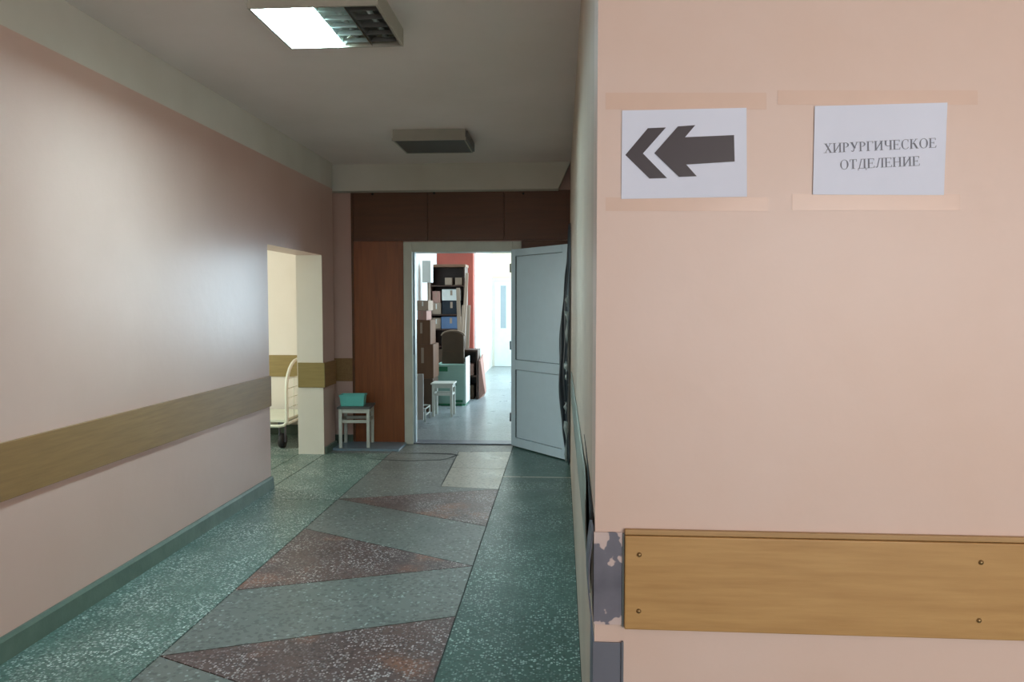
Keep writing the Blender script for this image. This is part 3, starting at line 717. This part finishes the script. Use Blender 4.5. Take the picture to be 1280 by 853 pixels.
# wall shelf with dark bags and boxes left
t = thing('wall_rack', 'grey wooden rack at the left edge of the doorway view', 'rack', (-2.33, 9.3, 0))
for y in (0.0, 0.78):
    bx(0.0, 0.43, y, y+0.02, 0, 1.98).build('side_board', M['cardC'], t)
for z in (0.02, 0.55, 1.0, 1.40, 1.62):
    bx(0.0, 0.43, 0.021, 0.779, z, z+0.018).build('shelf', M['cardC'], t)
t.location = (-2.33, 8.15, 0)
for (y, z, mat, nm, lb, cat) in ((8.45, 1.42, 'darkthing', 'folded_cloth', 'dark folded cloth on the upper rack shelf', 'cloth'), (8.72, 1.64, 'darkthing', 'folded_cloth', 'dark blue bundle on the rack top by the jamb', 'cloth')):
    m = MB(); 
    for k_ in range(4): m.box(-2.27+0.01*k_, -1.93-0.01*(k_ % 2), y-0.14, y+0.12-0.01*k_, z+0.038*k_, z+0.038*k_+0.034)
    o = m.build(nm, M[mat], None, 0.01); tag(o, lb, cat)
carton(-2.27, -1.95, 8.3, 8.75, 1.019, 1.30, 'whitebox', 'white box on the middle rack shelf by the jamb')
carton(-2.27, -1.95, 8.3, 8.75, 0.569, 0.86, 'cardB', 'pale box on the lower rack shelf by the jamb')

# dark bookcase facing the doorway
by = 12.0
bc = thing('bookcase', 'tall dark wooden bookcase crammed with boxes at the orange wall', 'bookcase', (-1.865, by, 0))
w_ = 0.29
bx(-w_, -w_+0.022, 0, 0.38, 0, 2.08).build('side_panel', M['darkwood'], bc)
bx(w_-0.022, w_, 0, 0.38, 0, 2.08).build('side_panel', M['darkwood'], bc)
bx(-w_+0.022, w_-0.022, 0.36, 0.38, 0, 2.08).build('back_panel', M['darkwood'], bc)
bx(-w_-0.012, w_+0.012, -0.012, 0.39, 2.081, 2.125).build('top', M['topwood'], bc, 0.004)
for z in (0.04, 0.45, 0.77, 1.05, 1.29, 1.765):
    bx(-w_+0.022, w_-0.022, 0.0, 0.36, z, z+0.02).build('shelf', M['darkwood'], bc)
for i, x in enumerate((-1.85, -1.68)):
    bx_ = bx(x-0.065, x+0.055, by+0.05, by+0.3, 1.786, 1.91).build('paper_pack', M['cardB'], None, 0.01)
    tag(bx_, ('left' if i == 0 else 'right') + ' one of two pale packets on the bookcase top shelf', 'packet')
carton(-2.125, -1.98, by+0.03, by+0.3, 1.311, 1.50, 'cardB', 'pale box at the left of the upper bookcase shelf')
carton(-2.12, -1.99, by+0.04, by+0.3, 1.501, 1.69, 'cardP', 'pinkish box on the pale box at the left of the bookcase')
carton(-1.96, -1.65, by+0.05, by+0.3, 1.311, 1.535, 'darkthing', 'dark filler for the shaded gap under the white tray in the bookcase')  # added dark block, gives the gap its shade by colour
carton(-1.96, -1.65, by+0.04, by+0.3, 1.536, 1.72, 'whitebox', 'white tray box above the dark filler in the bookcase')
carton(-2.125, -1.98, by+0.03, by+0.3, 1.071, 1.25, 'cardB', 'pale box left of the blue box in the bookcase')
carton(-1.97, -1.65, by+0.02, by+0.3, 1.071, 1.27, 'bluebox', 'blue box on the middle bookcase shelf')
carton(-2.125, -1.65, by+0.02, by+0.3, 0.471, 0.74, 'cardC', 'dark box on the lower bookcase shelf')
# planks leaning on the bookcase
for i, (px, z0, z1, y0, y1, dpx, tw) in enumerate(((573.5, 0.78, 1.74, 11.86, 11.965, -1.5, 0.06), (581.5, 0.78, 1.98, 11.76, 11.965, 2.0, 0.05), (577.5, 0.78, 1.46, 11.62, 11.72, 1.0, 0.04), (585, 0.78, 1.46, 11.50, 11.60, 0.5, 0.055))):
    x = X(px, y1); dx = dpx/F_PX*y1
    m = MB(); a = tw/2
    m.add([(x-dx-a, y0-0.01, z0), (x-dx+a, y0-0.01, z0), (x-dx+a, y0+0.01, z0), (x-dx-a, y0+0.01, z0), (x+dx-a, y1-0.01, z1), (x+dx+a, y1-0.01, z1), (x+dx+a, y1+0.01, z1), (x+dx-a, y1+0.01, z1)],
          [(3,2,1,0),(4,5,6,7),(0,1,5,4),(1,2,6,5),(2,3,7,6),(3,0,4,7)])
    lb = ['pale plank leaning leftmost against the bookcase', 'tallest pale plank leaning at the right side of the bookcase', 'short pale plank between the two long ones', 'pale plank leaning rightmost beside the bookcase'][i]
    tag(m.build('plank', M['cardB'], None, 0.002), lb, 'plank')

# mint crate with the brown chair back on it
t = thing('mint_crate', 'big pale mint box with green base under the brown chair', 'box', (-1.60, 10.85, 0))
bx(-0.23, 0.20, -0.23, 0.25, 0.03, 0.60).build('body', M['mint'], t, 0.006)
bx(0.201, 0.215, -0.22, 0.24, 0.03, 0.70).build('side_panel', M['whitebox'], t)
MB().prism([(-0.15, -0.25), (0.16, -0.25), (0.20, -0.21), (0.20, 0.2), (-0.2, 0.2), (-0.2, -0.21)], 0.0, 0.028).build('base', M['green'], t)
bx(0.0, 0.17, -0.2325, -0.2302, 0.05, 0.085).build('stripe', M['green'], t)
bx(-0.20, -0.05, -0.2325, -0.2302, 0.50, 0.57).build('label_print', M['green'], t)
bx(0.03, 0.08, -0.2325, -0.2302, 0.30, 0.31).build('slot', M['bead'], t)
t = thing('chair_back', 'brown round-topped chair back resting on the mint box', 'chair', (-1.60, 10.82, 0.6005))
prof = [(-0.165, 0.0), (0.165, 0.0), (0.165, 0.40)] + [(0.165*math.cos(R(a)), 0.40+0.075*math.sin(R(a))) for a in range(15, 180, 15)] + [(-0.165, 0.40)]
MB().prism(prof, -0.03, 0.05, 1).build('cushion', M['browncloth'], t, 0.008)
MB().tube([(x*1.04, 0.01, z+0.012) for x, z in prof[2:]], 0.012, 8).build('rim', M['cardB'], t)
bx(-0.15, 0.15, -0.036, -0.0302, 0.18, 0.19).build('seam', M['cardC'], t)
# dark low cabinet with leaning cardboard right of it
t = thing('low_cabinet', 'dark open low cabinet right of the mint box', 'cabinet', (-1.52, 12.0, 0))
t.location = (-1.45, 11.55, 0)
bx(-0.16, 0.155, -0.2, 0.2, 0.74, 0.77).build('top', M['darkwood'], t)
bx(-0.16, -0.14, -0.2, 0.2, 0, 0.739).build('side_panel', M['darkwood'], t)
bx(0.135, 0.155, -0.2, 0.2, 0, 0.739).build('side_panel', M['darkwood'], t)
bx(-0.139, 0.134, 0.18, 0.2, 0, 0.739).build('back_panel', M['darkwood'], t)
bx(-0.139, 0.134, -0.2, 0.179, 0.35, 0.37).build('shelf', M['darkwood'], t)
carton(-1.57, -1.36, 11.37, 11.65, 0.371, 0.55, 'cardP', 'pinkish box on the shelf of the low dark cabinet')
carton(-1.57, -1.36, 11.37, 11.65, 0.0, 0.22, 'cardC', 'dark box at the bottom of the low dark cabinet')
m = MB(); m.add([(-1.20, 11.35, 0.02), (-1.16, 11.75, 0.02), (-1.12, 11.75, 0.10), (-1.10, 11.35, 0.12), (-1.20, 11.35, 0.62), (-1.19, 11.75, 0.70), (-1.17, 11.75, 0.70), (-1.17, 11.35, 0.62)],
      [(0,1,2,3),(4,7,6,5),(0,3,7,4),(3,2,6,7),(2,1,5,6),(1,0,4,5)])
o = m.build('cardboard_sheet', M['cardP'], None, 0.004); o.location = (-0.08, 0, -0.02); tag(o, 'folded pinkish cardboard leaning at the right side of the low cabinet', 'cardboard')

# things of a kind share a group
for o in C.objects:
    if o.parent is None and o.get('category'):
        k_ = o.name.split('.')[0]
        g_ = {'ceiling_lamp': 'ceiling lamps of the corridor', 'stool': 'white painted stools', 'plank': 'planks leaning on the bookcase',
              'packet': 'packets on the bookcase top shelf', 'bumper_rail': 'bumper rails on the walls', 'folded_cloth': 'bundles on the rack by the jamb'}.get(k_)
        if k_ == 'carton':
            g_ = 'boxes in the bookcase' if o.location.y > 11.9 else ('boxes of the stack behind the stool' if 9.9 < o.location.y < 10.5 else ('boxes on the rack by the jamb' if o.location.y < 9 else 'boxes in the low cabinet'))
        if g_: o['group'] = g_
